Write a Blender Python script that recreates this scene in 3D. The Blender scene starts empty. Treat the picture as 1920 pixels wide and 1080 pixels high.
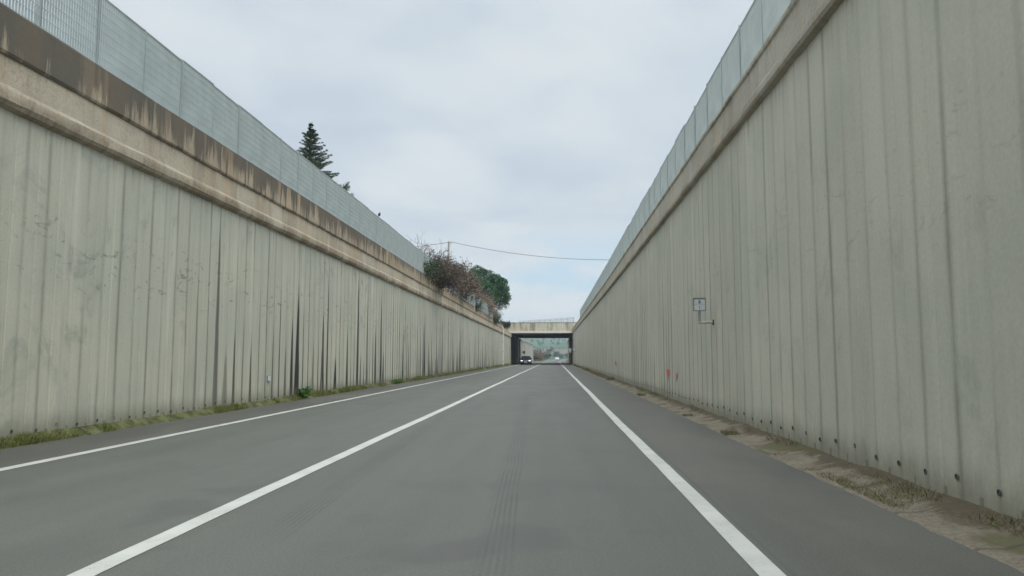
import bpy, math, random
from mathutils import Vector, Matrix, noise as mnoise
C = bpy.context.scene
COL = C.collection
R = random.Random(7)
H = 1.2                                   # height of the lens above the road

# ------------------------------------------------------------------ camera
cam = bpy.data.cameras.new('camera'); cob = bpy.data.objects.new('camera', cam); COL.objects.link(cob)
cam.sensor_width = 36.0; cam.lens = 36.0 * 1400 / 1920
cam.clip_start = 0.05; cam.clip_end = 30000
_th = math.atan(130.5 / 1400); _ps = math.atan(80 / 1400 * math.cos(_th))
cob.location = (0, 0, H); cob.rotation_euler = (math.pi / 2 + _th, 0, _ps)
C.camera = cob

# ------------------------------------------------------------------ light and exposure
SUN_EL, SUN_AZ = math.radians(58), math.radians(150)      # azimuth measured clockwise from +Y
C.view_settings.view_transform = 'Standard'; C.view_settings.look = 'None'
C.view_settings.gamma = 1.0; C.view_settings.exposure = 0.55
sun = bpy.data.lights.new('sun', 'SUN'); sun.energy = 1.5; sun.angle = math.radians(70); sun.color = (1.0, 0.94, 0.82)
sob = bpy.data.objects.new('sun', sun); COL.objects.link(sob)
_d = Vector((math.sin(SUN_AZ) * math.cos(SUN_EL), math.cos(SUN_AZ) * math.cos(SUN_EL), math.sin(SUN_EL)))
sob.rotation_euler = _d.to_track_quat('Z', 'Y').to_euler(); sob.location = _d * 60

# ------------------------------------------------------------------ node helpers
def lk(nt, inp, v):
    if isinstance(v, bpy.types.NodeSocket): nt.links.new(v, inp)
    elif v is not None:
        if isinstance(v, (tuple, list)) and len(v) == 3 and inp.type == 'RGBA': v = (*v, 1)
        inp.default_value = v
def ma(nt, op, a, b=None, c=None, clamp=False):
    n = nt.nodes.new('ShaderNodeMath'); n.operation = op; n.use_clamp = clamp
    lk(nt, n.inputs[0], a); lk(nt, n.inputs[1], b); lk(nt, n.inputs[2], c)
    return n.outputs[0]
def ss(nt, x, lo, hi, a=0.0, b=1.0, smooth=True):
    n = nt.nodes.new('ShaderNodeMapRange'); n.interpolation_type = 'SMOOTHSTEP' if smooth else 'LINEAR'
    for i, v in enumerate((x, lo, hi, a, b)): lk(nt, n.inputs[i], v)
    return n.outputs[0]
def mx(nt, f, a, b, mode='MIX'):
    n = nt.nodes.new('ShaderNodeMix'); n.data_type = 'RGBA'; n.blend_type = mode
    lk(nt, n.inputs[0], f); lk(nt, n.inputs[6], a); lk(nt, n.inputs[7], b)
    return n.outputs[2]
def sep(nt, v):
    n = nt.nodes.new('ShaderNodeSeparateXYZ'); lk(nt, n.inputs[0], v); return n.outputs
def comb(nt, x=0.0, y=0.0, z=0.0):
    n = nt.nodes.new('ShaderNodeCombineXYZ')
    lk(nt, n.inputs[0], x); lk(nt, n.inputs[1], y); lk(nt, n.inputs[2], z); return n.outputs[0]
def ns(nt, vec, scale=1.0, detail=3.0, rough=0.55, dist=0.0):
    n = nt.nodes.new('ShaderNodeTexNoise'); lk(nt, n.inputs['Vector'], vec)
    n.inputs['Scale'].default_value = scale; n.inputs['Detail'].default_value = detail
    n.inputs['Roughness'].default_value = rough; n.inputs['Distortion'].default_value = dist
    return n.outputs[0]
def wn(nt, v):
    n = nt.nodes.new('ShaderNodeTexWhiteNoise'); n.noise_dimensions = '1D'; lk(nt, n.inputs['W'], v); return n.outputs[0]
def tc(nt, which='Object'):
    return nt.nodes.new('ShaderNodeTexCoord').outputs[which]
def bump(nt, h, strength=0.3, dist=0.02):
    n = nt.nodes.new('ShaderNodeBump'); n.inputs['Strength'].default_value = strength
    n.inputs['Distance'].default_value = dist; lk(nt, n.inputs['Height'], h); return n.outputs[0]
def new_mat(name, rough=0.8, spec=0.3):
    m = bpy.data.materials.new(name); m.use_nodes = True; nt = m.node_tree
    b = nt.nodes['Principled BSDF']; b.inputs['Roughness'].default_value = rough
    b.inputs['Specular IOR Level'].default_value = spec
    return m, nt, b
def plain(name, col, rough=0.7, metal=0.0, var=0.12, scale=6.0, spec=0.4, emit=0.0):
    m, nt, b = new_mat(name, rough, spec)
    f = ns(nt, tc(nt), scale, 4)
    lo = tuple(c * (1 - var) for c in col); hi = tuple(c * (1 + var) for c in col)
    lk(nt, b.inputs['Base Color'], mx(nt, ss(nt, f, .3, .7), lo, hi)); b.inputs['Metallic'].default_value = metal
    if emit:
        lk(nt, b.inputs['Emission Color'], col); b.inputs['Emission Strength'].default_value = emit
    return m

# ------------------------------------------------------------------ world: overcast over a Nishita sky
w = bpy.data.worlds.new('World'); C.world = w; w.use_nodes = True; nt = w.node_tree
bg = nt.nodes['Background']
sky = nt.nodes.new('ShaderNodeTexSky'); sky.sky_type = 'NISHITA'; sky.sun_disc = False
sky.sun_elevation = SUN_EL; sky.sun_rotation = SUN_AZ
dx, dy, dz = sep(nt, tc(nt, 'Generated'))
zc = ma(nt, 'ADD', ma(nt, 'MAXIMUM', dz, 0.0), 0.13)
pv = comb(nt, ma(nt, 'DIVIDE', dx, zc), ma(nt, 'MULTIPLY', ma(nt, 'DIVIDE', dy, zc), 1.0), 0.0)
n1 = ns(nt, pv, 0.75, 5, .5, .4); n2 = ns(nt, pv, 2.1, 4, .5, .3)
cov = ma(nt, 'ADD', ma(nt, 'MULTIPLY', n1, .68), ma(nt, 'MULTIPLY', n2, .32))
ccol = mx(nt, ss(nt, cov, .38, .62), (4.15, 4.8, 5.5), (5.5, 5.9, 6.15))
low = ss(nt, dz, 0.03, 0.24, 1.0, 0.0)
ccol = mx(nt, ma(nt, 'MULTIPLY', low, .8), ccol, (6.3, 6.6, 6.75))
zen = ss(nt, dz, 0.42, 0.95, 1.0, 3.0)                     # an overcast sky is brightest overhead
vm = nt.nodes.new('ShaderNodeVectorMath'); vm.operation = 'SCALE'
lk(nt, vm.inputs[0], ccol); lk(nt, vm.inputs['Scale'], zen)
gapn = ns(nt, comb(nt, ma(nt, 'MULTIPLY', dx, 1.0), dy, ma(nt, 'MULTIPLY', dz, 3.2)), 4.3, 4, .55, .2)
gap = ma(nt, 'MULTIPLY', ss(nt, gapn, .50, .62), ss(nt, dz, .10, .20, .85, 0.0))
lk(nt, bg.inputs['Color'], mx(nt, gap, vm.outputs[0], mx(nt, .6, sky.outputs[0], (4.3, 5.8, 6.9))))
bg.inputs['Strength'].default_value = 0.090

# ------------------------------------------------------------------ mesh and object helpers
class MB:
    def __init__(s): s.v = []; s.f = []; s.uv = []; s.mi = []
    def face(s, pts, uv=None, mi=0):
        b = len(s.v); s.v += [tuple(p) for p in pts]; s.f.append(tuple(range(b, b + len(pts))))
        s.uv += list(uv) if uv else [(0, 0)] * len(pts); s.mi.append(mi)
    def box(s, x0, y0, z0, x1, y1, z1, mi=0, M=None):
        p = [Vector(q) for q in ((x0,y0,z0),(x1,y0,z0),(x1,y1,z0),(x0,y1,z0),(x0,y0,z1),(x1,y0,z1),(x1,y1,z1),(x0,y1,z1))]
        if M: p = [M @ q for q in p]
        b = len(s.v); s.v += [tuple(q) for q in p]
        for q in ((0,3,2,1),(4,5,6,7),(0,1,5,4),(1,2,6,5),(2,3,7,6),(3,0,4,7)):
            s.f.append(tuple(b + i for i in q)); s.uv += [(0, 0)] * 4; s.mi.append(mi)
    def tube(s, p0, p1, r0, r1=None, n=6, caps=False, mi=0):
        p0 = Vector(p0); p1 = Vector(p1); r1 = r0 if r1 is None else r1
        d = (p1 - p0); L = d.length
        if L < 1e-6: return
        d /= L; a = d.orthogonal().normalized(); c = d.cross(a)
        b = len(s.v)
        for p, r in ((p0, r0), (p1, r1)):
            for i in range(n):
                t = 2 * math.pi * i / n
                s.v.append(tuple(p + (a * math.cos(t) + c * math.sin(t)) * r))
        for i in range(n):
            j = (i + 1) % n
            s.f.append((b + i, b + j, b + n + j, b + n + i)); s.uv += [(0, 0)] * 4; s.mi.append(mi)
        if caps:
            s.f.append(tuple(b + i for i in reversed(range(n)))); s.uv += [(0, 0)] * n; s.mi.append(mi)
            s.f.append(tuple(b + n + i for i in range(n))); s.uv += [(0, 0)] * n; s.mi.append(mi)
    def path(s, pts, r, n=6):
        k = len(pts)
        for i in range(k - 1):
            ra = r(i / (k - 1)) if callable(r) else r; rb = r((i + 1) / (k - 1)) if callable(r) else r
            s.tube(pts[i], pts[i + 1], ra, rb, n)
    def grid(s, rows, uv=None, mi=0, flip=False):
        b = len(s.v); m = len(rows[0])
        for r in rows: s.v += [tuple(p) for p in r]
        for i in range(len(rows) - 1):
            for j in range(m - 1):
                q = [b + i * m + j, b + i * m + j + 1, b + (i + 1) * m + j + 1, b + (i + 1) * m + j]
                ij = [(i, j), (i, j + 1), (i + 1, j + 1), (i + 1, j)]
                if flip: q.reverse(); ij.reverse()
                s.f.append(tuple(q)); s.mi.append(mi)
                s.uv += [uv[x][y] for x, y in ij] if uv else [(0, 0)] * 4
    def build(s, name, mats, parent=None, smooth=False, uv=False):
        me = bpy.data.meshes.new(name); me.from_pydata(s.v, [], s.f)
        for m in (mats if isinstance(mats, (list, tuple)) else [mats]): me.materials.append(m)
        if any(s.mi): me.polygons.foreach_set('material_index', s.mi)
        if uv:
            l = me.uv_layers.new(name='uv'); l.data.foreach_set('uv', [c for q in s.uv for c in q])
        if smooth: me.polygons.foreach_set('use_smooth', [True] * len(s.f))
        me.update(); o = bpy.data.objects.new(name, me); COL.objects.link(o)
        if parent: o.parent = parent
        return o
def tag(o, label=None, cat=None, group=None, kind=None):
    if label: o['label'] = label
    if cat: o['category'] = cat
    if group: o['group'] = group
    if kind: o['kind'] = kind
    return o
def empty(name, loc, label, cat, group=None, rz=0):
    o = bpy.data.objects.new(name, None); COL.objects.link(o); o.location = loc; o.rotation_euler = (0, 0, rz)
    o.empty_display_size = .2
    return tag(o, label, cat, group)
def copy_to(o, parent, loc):
    c = o.copy(); COL.objects.link(c); c.parent = parent; c.location = loc; return c
def sm(x, a, b):
    t = min(1, max(0, (x - a) / (b - a))); return t * t * (3 - 2 * t)
def shift(y):                              # beyond the underpass the road bends gently to the right
    return .95 * (max(0, y - 150) / 120) ** 2 if y < 330 else .95 * 2.25 + (y - 330) * .0237
def fb(x, y, z=0, o=4): return mnoise.fractal(Vector((x, y, z)), 1.0, 2.0, o)

XL, XR = -7.46, 3.16                       # faces of the two walls
Y0, YB, YE = -14.0, 128.0, 163.0           # near end, underpass mouth, underpass far end
PL, PR = .475, .51                         # widths of the cast wall strips
def rise(y): return .4 * min(1, max(0, (y - 45) / 83))

# ------------------------------------------------------------------ materials
def wall_mat(name, base, warm, seed, dens, near_x):
    m, nt, b = new_mat(name, .88, .15)
    uv = sep(nt, tc(nt, 'UV')); u, v = uv[0], uv[1]
    o = tc(nt); ox, oy, oz = sep(nt, o)
    j = ma(nt, 'ROUND', u); t = ma(nt, 'ABSOLUTE', ma(nt, 'SUBTRACT', u, j)); cell = ma(nt, 'FLOOR', u)
    r1 = wn(nt, ma(nt, 'ADD', j, seed)); r2 = wn(nt, ma(nt, 'ADD', j, seed + 31.3)); r3 = wn(nt, ma(nt, 'ADD', j, seed + 77.7))
    rc = wn(nt, ma(nt, 'ADD', cell, seed + 5.1)); rg = wn(nt, ma(nt, 'ADD', ma(nt, 'FLOOR', ma(nt, 'DIVIDE', u, 5.0)), seed))
    # concrete body: cast strips differ slightly in tone, streaks run down
    stre = ns(nt, comb(nt, 0.0, ma(nt, 'MULTIPLY', oy, 3.2), ma(nt, 'MULTIPLY', oz, .25)), 1.0, 5, .6)
    big = ns(nt, comb(nt, 0.0, ma(nt, 'MULTIPLY', oy, .45), ma(nt, 'MULTIPLY', oz, .5)), 1.0, 4, .55, .5)
    fine = ns(nt, o, 26.0, 5, .7)
    col = mx(nt, ss(nt, big, .33, .67), base, warm)
    val = ma(nt, 'ADD', ma(nt, 'MULTIPLY', rc, .07), ma(nt, 'MULTIPLY', rg, .07))
    val = ma(nt, 'ADD', val, ss(nt, stre, .3, .7, -.025 - .035 * dens, .025 + .035 * dens)); val = ma(nt, 'ADD', val, ss(nt, fine, .3, .7, -.05, .05))
    val = ma(nt, 'ADD', val, .92)
    col = mx(nt, 1.0, col, comb(nt, val, val, val), 'MULTIPLY')
    # grey-green blotches and scuffs left by growth and water
    bl = ns(nt, comb(nt, 0.0, ma(nt, 'MULTIPLY', oy, 1.1), ma(nt, 'MULTIPLY', oz, .75)), 1.0, 6, .72, .8)
    reg = ss(nt, ns(nt, comb(nt, 0.0, ma(nt, 'MULTIPLY', oy, .13), ma(nt, 'MULTIPLY', oz, .3)), 1.0, 2), .42, .62)
    col = mx(nt, ma(nt, 'MULTIPLY', ma(nt, 'MULTIPLY', ss(nt, bl, .52, .68), reg), .06 + .44 * dens), col, (.17, .20, .185))
    sc = ns(nt, comb(nt, 3.0, ma(nt, 'MULTIPLY', oy, 2.3), ma(nt, 'MULTIPLY', oz, 5.5)), 1.0, 6, .75, 1.2)
    zb = ma(nt, 'MULTIPLY', ss(nt, oz, 2.0, 2.5), ss(nt, oz, 3.1, 3.6, 1.0, 0.0))
    col = mx(nt, ma(nt, 'MULTIPLY', ma(nt, 'MULTIPLY', ss(nt, sc, .56, .66), zb), .65 * dens), col, (.13, .14, .125))
    # water runs below the capping beam
    dr = ns(nt, comb(nt, 7.0, ma(nt, 'MULTIPLY', oy, 10.0), ma(nt, 'MULTIPLY', oz, .35)), 1.0, 5, .7)
    col = mx(nt, ma(nt, 'MULTIPLY', ma(nt, 'MULTIPLY', ss(nt, dr, .46, .68), ss(nt, ma(nt, 'ADD', oz, ma(nt, 'MULTIPLY', dr, .9)), 4.5 + (.5 if dens < .5 else 0), 5.7 + (.5 if dens < .5 else 0))), .75), col, (.15, .125, .095))
    # stained joints: thin at the top, some widen into dark tapering runs at the foot
    reg2 = ma(nt, 'MULTIPLY', ss(nt, oy, 11.5, 19.0), ss(nt, oy, 85.0, 112.0, 1.0, .35))
    top = ma(nt, 'ADD', ma(nt, 'MULTIPLY', r1, 4.6), 1.2)
    grow = ma(nt, 'MAXIMUM', ma(nt, 'DIVIDE', ma(nt, 'SUBTRACT', top, v), top), 0.0)
    wide = ma(nt, 'MULTIPLY', ma(nt, 'POWER', r2, 1.25), ma(nt, 'MULTIPLY', ma(nt, 'ADD', ma(nt, 'MULTIPLY', reg2, .62 * dens), .06), grow))
    wob = ma(nt, 'MULTIPLY', ma(nt, 'SUBTRACT', ns(nt, comb(nt, 0.0, ma(nt, 'MULTIPLY', oy, 3.0), ma(nt, 'MULTIPLY', oz, 1.5)), 1.0, 4, .7), .5), .10)
    tt = ma(nt, 'SUBTRACT', t, ma(nt, 'MULTIPLY', wob, ma(nt, 'ADD', grow, .3)))
    fade = ss(nt, ns(nt, comb(nt, ma(nt, 'MULTIPLY', j, 7.7), 0.0, ma(nt, 'MULTIPLY', oz, .6)), 1.0, 3), .32, .62, .35, 1.0)
    hair = ma(nt, 'MULTIPLY', ss(nt, tt, .0, .15, 1.0, 0.0), ma(nt, 'MULTIPLY', fade, ma(nt, 'ADD', ma(nt, 'MULTIPLY', r3, .5 if dens > .5 else .36), .16 if dens > .5 else .08)))
    run = ma(nt, 'MULTIPLY', ss(nt, tt, ma(nt, 'MULTIPLY', wide, .55), ma(nt, 'ADD', wide, .03), 1.0, 0.0), ss(nt, grow, 0.02, .35))
    run = ma(nt, 'MULTIPLY', run, ma(nt, 'ADD', ma(nt, 'MULTIPLY', reg2, ma(nt, 'ADD', ma(nt, 'MULTIPLY', r3, .75 * dens), .42 * dens + .03)), .14))
    jc = mx(nt, ss(nt, r2, .2, .75), mx(nt, r3, (.16, .12, .085), (.12, .11, .095)), (.045, .045, .042))
    col = mx(nt, hair, col, mx(nt, r1, (.17, .15, .115), (.12, .12, .105)))
    col = mx(nt, run, col, jc)
    lime = ns(nt, comb(nt, 17.0, ma(nt, 'MULTIPLY', oy, 2.6), ma(nt, 'MULTIPLY', oz, .12)), 1.0, 4, .6)
    col = mx(nt, ma(nt, 'MULTIPLY', ss(nt, lime, .58, .68), .5 * dens), col, (.60, .575, .49))
    # damp, mossy foot and a run below each drilled hole
    ft = ns(nt, comb(nt, 9.0, ma(nt, 'MULTIPLY', oy, 2.5), oz), 1.5, 5, .7)
    col = mx(nt, ma(nt, 'MULTIPLY', ss(nt, ma(nt, 'SUBTRACT', oz, ma(nt, 'MULTIPLY', ft, .45)), -.15, .25, 1.0, 0.0), .6), col, (.16, .155, .11))
    cc = ma(nt, 'ABSOLUTE', ma(nt, 'SUBTRACT', ma(nt, 'SUBTRACT', u, cell), .5))
    hole = ma(nt, 'MULTIPLY', ss(nt, cc, .03, .085, 1.0, 0.0), ma(nt, 'MULTIPLY', ss(nt, v, -.05, .24), ss(nt, v, .25, .27, 1.0, 0.0)))
    col = mx(nt, ma(nt, 'MULTIPLY', hole, .5), col, (.10, .09, .07))
    lk(nt, b.inputs['Base Color'], col)
    lk(nt, b.inputs['Normal'], bump(nt, ma(nt, 'ADD', ma(nt, 'MULTIPLY', fine, .6), ma(nt, 'MULTIPLY', stre, .3)), .3, .012))
    return m
M_wl = wall_mat('stained_concrete_wall', (.428, .436, .366), (.478, .468, .386), 3.0, 1.0, 0)
M_wr = wall_mat('grey_concrete_wall', (.440, .438, .362), (.495, .472, .388), 211.0, .38, 0)

def streak_mat(name, light, dark, amt, near_dark, scl=3.0, crz=0.0):
    m, nt, b = new_mat(name, .9, .12)
    o = tc(nt); ox, oy, oz = sep(nt, o)
    a = ns(nt, comb(nt, 0.0, ma(nt, 'MULTIPLY', oy, scl), ma(nt, 'MULTIPLY', oz, .35)), 1.0, 6, .72, .15)
    c = ns(nt, comb(nt, 5.0, ma(nt, 'MULTIPLY', oy, .5), ma(nt, 'MULTIPLY', oz, .8)), 1.0, 4, .6)
    f = ns(nt, o, 14.0, 6, .72)
    col = mx(nt, ss(nt, c, .35, .65), light, tuple(x * .82 for x in light))
    col = mx(nt, ss(nt, f, .4, .75, 0, .35), col, tuple(x * .6 for x in light))
    nd = ss(nt, oy, 9.0, 19.0, near_dark, 0.0)
    k = ma(nt, 'ADD', ss(nt, a, .42, .60, 0.0, amt), nd, clamp=True)
    warm = ss(nt, ns(nt, comb(nt, 8.0, ma(nt, 'MULTIPLY', oy, scl * .45), .0), 1.0, 3), .42, .6)
    col = mx(nt, k, col, mx(nt, warm, dark, tuple(min(1, x * y) for x, y in zip(dark, (2.0, 1.7, 1.35)))))
    crust = ma(nt, 'MULTIPLY', .4 if crz else 1.0, ma(nt, 'MULTIPLY', ss(nt, ma(nt, 'ADD', oz, ma(nt, 'MULTIPLY', ma(nt, 'SUBTRACT', f, .5), .3)), 4.68 + crz, 4.86 + crz, 1.0, 0.0), ss(nt, a, .35, .6, .25, .85)))
    col = mx(nt, crust, col, mx(nt, f, (.13, .10, .068), (.32, .26, .185)))
    rn = ma(nt, 'MULTIPLY', ss(nt, a, .45, .62), ss(nt, oz, 5.05 + crz, 5.42 + crz, 0.0, .55))
    col = mx(nt, rn, col, (.11, .095, .075))
    lk(nt, b.inputs['Base Color'], col); lk(nt, b.inputs['Normal'], bump(nt, ma(nt, 'ADD', f, a), .7, .03))
    return m
def parapet_mat():
    m, nt, b = new_mat('mould_streaked_parapet_concrete', .92, .1)
    o = tc(nt); ox, oy, oz = sep(nt, o)
    a = ns(nt, comb(nt, 0.0, ma(nt, 'MULTIPLY', oy, 4.2), ma(nt, 'MULTIPLY', oz, .45)), 1.0, 7, .72, .2)
    a2 = ns(nt, comb(nt, 2.0, ma(nt, 'MULTIPLY', oy, 1.1), ma(nt, 'MULTIPLY', oz, .3)), 1.0, 5, .6, .2)
    c = ns(nt, comb(nt, 5.0, ma(nt, 'MULTIPLY', oy, .5), ma(nt, 'MULTIPLY', oz, .8)), 1.0, 4, .6)
    f = ns(nt, o, 12.0, 6, .75)
    h = ss(nt, oz, 5.28, 5.90)
    col = mx(nt, ss(nt, c, .35, .65), (.43, .36, .265), (.36, .30, .22))
    col = mx(nt, ss(nt, f, .42, .72, 0, .4), col, (.22, .185, .14))
    near = ss(nt, oy, 9.2, 13.5, .10, 0.0)
    far = ss(nt, oy, 14.0, 40.0, 0.0, .055)
    lvl = ma(nt, 'ADD', ma(nt, 'ADD', ma(nt, 'MULTIPLY', a, .8), ma(nt, 'MULTIPLY', a2, .25)), ma(nt, 'SUBTRACT', ma(nt, 'ADD', ma(nt, 'MULTIPLY', h, .13), near), far))
    col = mx(nt, ss(nt, lvl, .475, .60, 0.0, .86), col, mx(nt, ss(nt, a2, .4, .6), (.088, .085, .076), (.120, .102, .08)))
    bar = ns(nt, comb(nt, 12.0, ma(nt, 'MULTIPLY', oy, 2.2), ma(nt, 'MULTIPLY', oz, .12)), 1.0, 3, .5)
    col = mx(nt, ma(nt, 'MULTIPLY', ss(nt, bar, .57, .63), ss(nt, oy, 13.0, 24.0, .2, .8)), col, (.44, .34, .22))
    col = mx(nt, ss(nt, oz, 5.82, 5.895, 0.0, .55), col, (.075, .07, .062))
    lk(nt, b.inputs['Base Color'], col); lk(nt, b.inputs['Normal'], bump(nt, ma(nt, 'ADD', f, a), .5, .02))
    return m
M_par = parapet_mat()
M_beam = streak_mat('beige_beam_concrete', (.56, .50, .395), (.24, .195, .145), .5, .0, 1.3)
M_beamr = streak_mat('grey_beige_beam_concrete', (.47, .445, .37), (.26, .225, .17), .45, .0, 1.5, .42)
M_fascia = streak_mat('bridge_concrete', (.50, .465, .375), (.20, .185, .15), .6, .0, 3.0)

def fascia_mat():
    m, nt, b = new_mat('streaked_bridge_concrete', .9, .12)
    o = tc(nt); ox, oy, oz = sep(nt, o)
    a = ns(nt, comb(nt, ma(nt, 'MULTIPLY', ox, 1.5), 0.0, ma(nt, 'MULTIPLY', oz, .25)), 1.0, 6, .7)
    f = ns(nt, o, 3.0, 6, .7)
    col = mx(nt, ss(nt, a, .42, .62), (.54, .51, .415), (.27, .25, .20))
    col = mx(nt, ss(nt, f, .45, .7, 0, .4), col, (.30, .28, .22))
    col = mx(nt, ss(nt, oz, 7.0, 7.2), col, (.10, .095, .075))
    lk(nt, b.inputs['Base Color'], col); return m
M_fascia = fascia_mat()
M_pale = plain('pale_concrete', (.62, .61, .56), .8, var=.08, scale=1.2)
M_conc = plain('grey_concrete', (.36, .36, .33), .9, var=.15, scale=1.5)
M_galv = plain('galvanised_steel', (.42, .475, .47), .55, .15, .06, 3.0, .5)
M_galvd = plain('weathered_steel_post', (.33, .385, .385), .55, .15, .08, 3.0, .5)
M_dark = plain('dark_hole', (.075, .072, .062), .95, var=.2)
M_black = plain('black_rubber', (.02, .02, .02), .85, var=.2)
M_white = plain('white_plate', (.60, .635, .65), .45, var=.04, spec=.5)
M_glyph = plain('black_lettering', (.05, .05, .05), .6); M_signw = plain('dull_white_sign_plate', (.54, .58, .59), .5, 0, .05)
M_grey = plain('grey_metal', (.33, .34, .33), .5, .5, .1)
M_rust = plain('rusty_pale_pipe', (.46, .42, .36), .6, .2, .25, 30)
M_pipe = plain('pinkish_white_pipe', (.78, .71, .66), .5, 0, .08, 2)
M_red = plain('faded_red_paint', (.55, .13, .11), .8, 0, .15, 20)
M_pinkred = plain('pale_red_paint', (.50, .27, .23), .85, 0, .15, 20)

def asphalt():
    m, nt, b = new_mat('asphalt', .72, .35)
    o = tc(nt); ox, oy, oz = sep(nt, o)
    far = ss(nt, oy, 6.0, 60.0)
    g = ns(nt, o, 55.0, 4, .8); g2 = ns(nt, o, 160.0, 2, .6)
    lane = ns(nt, comb(nt, ma(nt, 'MULTIPLY', ox, 1.3), ma(nt, 'MULTIPLY', oy, .06), 0.0), 1.0, 4, .6)
    blot = ns(nt, comb(nt, ma(nt, 'MULTIPLY', ox, .8), ma(nt, 'MULTIPLY', oy, .28), 0.0), 1.0, 5, .6, .4)
    col = mx(nt, ss(nt, lane, .3, .7), (.087, .091, .079), (.100, .103, .090))
    # the two edges beyond the painted lines are an older, browner surfacing
    shR = ss(nt, ma(nt, 'ADD', ox, ma(nt, 'MULTIPLY', ma(nt, 'SUBTRACT', blot, .5), .25)), 1.22, 1.45)
    col = mx(nt, ma(nt, 'MULTIPLY', shR, ss(nt, oy, 140., 150., 1.0, 0.0)), col, mx(nt, ss(nt, blot, .35, .65), (.086, .085, .072), (.102, .100, .084)))
    shL = ss(nt, ox, -6.1, -5.98, 1.0, 0.0)
    col = mx(nt, ma(nt, 'MULTIPLY', shL, ss(nt, oy, 140., 150., 1.0, 0.0)), col, mx(nt, ss(nt, blot, .35, .65), (.077, .077, .067), (.098, .096, .082)))
    v = ma(nt, 'ADD', ss(nt, g, .25, .75, -.24, .24), ss(nt, blot, .3, .7, -.07, .07)); v = ma(nt, 'ADD', v, ss(nt, g2, .3, .75, -.14, .2))
    v = ma(nt, 'ADD', v, 1.0)
    col = mx(nt, 1.0, col, comb(nt, v, v, v), 'MULTIPLY')
    # windscreen reflections painted into the asphalt as soft dark patches, strongest up close
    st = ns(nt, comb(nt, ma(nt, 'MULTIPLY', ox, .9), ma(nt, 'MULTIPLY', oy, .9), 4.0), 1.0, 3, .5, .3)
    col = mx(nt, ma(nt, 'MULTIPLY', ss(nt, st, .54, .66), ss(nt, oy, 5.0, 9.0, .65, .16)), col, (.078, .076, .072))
    # a long seam beside the right-hand line
    seam = ma(nt, 'ABSOLUTE', ma(nt, 'SUBTRACT', ox, ma(nt, 'ADD', 1.33, ma(nt, 'MULTIPLY', ma(nt, 'SUBTRACT', blot, .5), .08))))
    col = mx(nt, ma(nt, 'MULTIPLY', ss(nt, seam, .006, .022, 1.0, 0.0), .3), col, (.05, .05, .045))
    # fine tyre marks: bundles of narrow parallel lines
    def marks(x0, slope, curve, ya, yb, wid, k):
        nonlocal col
        c = ma(nt, 'ADD', ma(nt, 'ADD', ma(nt, 'MULTIPLY', oy, slope), x0), ma(nt, 'MULTIPLY', ma(nt, 'MULTIPLY', oy, oy), curve))
        d = ma(nt, 'ADD', ma(nt, 'SUBTRACT', ox, c), ma(nt, 'MULTIPLY', ma(nt, 'SUBTRACT', blot, .5), .10))
        l = ss(nt, ma(nt, 'SINE', ma(nt, 'MULTIPLY', d, 2 * math.pi / .042)), -.8, 1.0)
        e = ss(nt, ma(nt, 'ABSOLUTE', d), wid * .7, wid, 1.0, 0.0)
        r = ma(nt, 'MULTIPLY', ss(nt, oy, ya, ya * 1.25), ss(nt, oy, yb * .75, yb, 1.0, 0.0))
        pat = ss(nt, ns(nt, comb(nt, ma(nt, 'MULTIPLY', ox, 2.), ma(nt, 'MULTIPLY', oy, 1.1), 9.), 1.0, 3), .32, .6, .3, 1.)
        col = mx(nt, ma(nt, 'MULTIPLY', ma(nt, 'MULTIPLY', ma(nt, 'MULTIPLY', l, e), r), ma(nt, 'MULTIPLY', pat, k)), col, (.05, .05, .05))
    marks(-1.62, -.062, .0012, 4.4, 30, .14, .42); marks(-.20, -.036, .0004, 3.7, 24, .13, .45); marks(.62, -.022, .0, 6, 30, .10, .2)
    lk(nt, b.inputs['Base Color'], col)
    lk(nt, b.inputs['Roughness'], ss(nt, blot, .3, .7, .62, .8))
    lk(nt, b.inputs['Normal'], bump(nt, ma(nt, 'ADD', g, ma(nt, 'MULTIPLY', g2, .6)), .5, .006))
    return m
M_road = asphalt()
def paint():
    m, nt, b = new_mat('worn_white_road_paint', .65, .35)
    o = tc(nt); g = ns(nt, o, 45.0, 5, .8); w2 = ns(nt, o, 2.2, 4, .6)
    wear = ma(nt, 'MULTIPLY', ss(nt, g, .52, .68), ss(nt, w2, .38, .66, .2, .95))
    lk(nt, b.inputs['Base Color'], mx(nt, wear, mx(nt, ss(nt, w2, .3, .7), (.47, .475, .44), (.40, .405, .37)), (.21, .21, .195)))
    return m
M_paint = paint()
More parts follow.
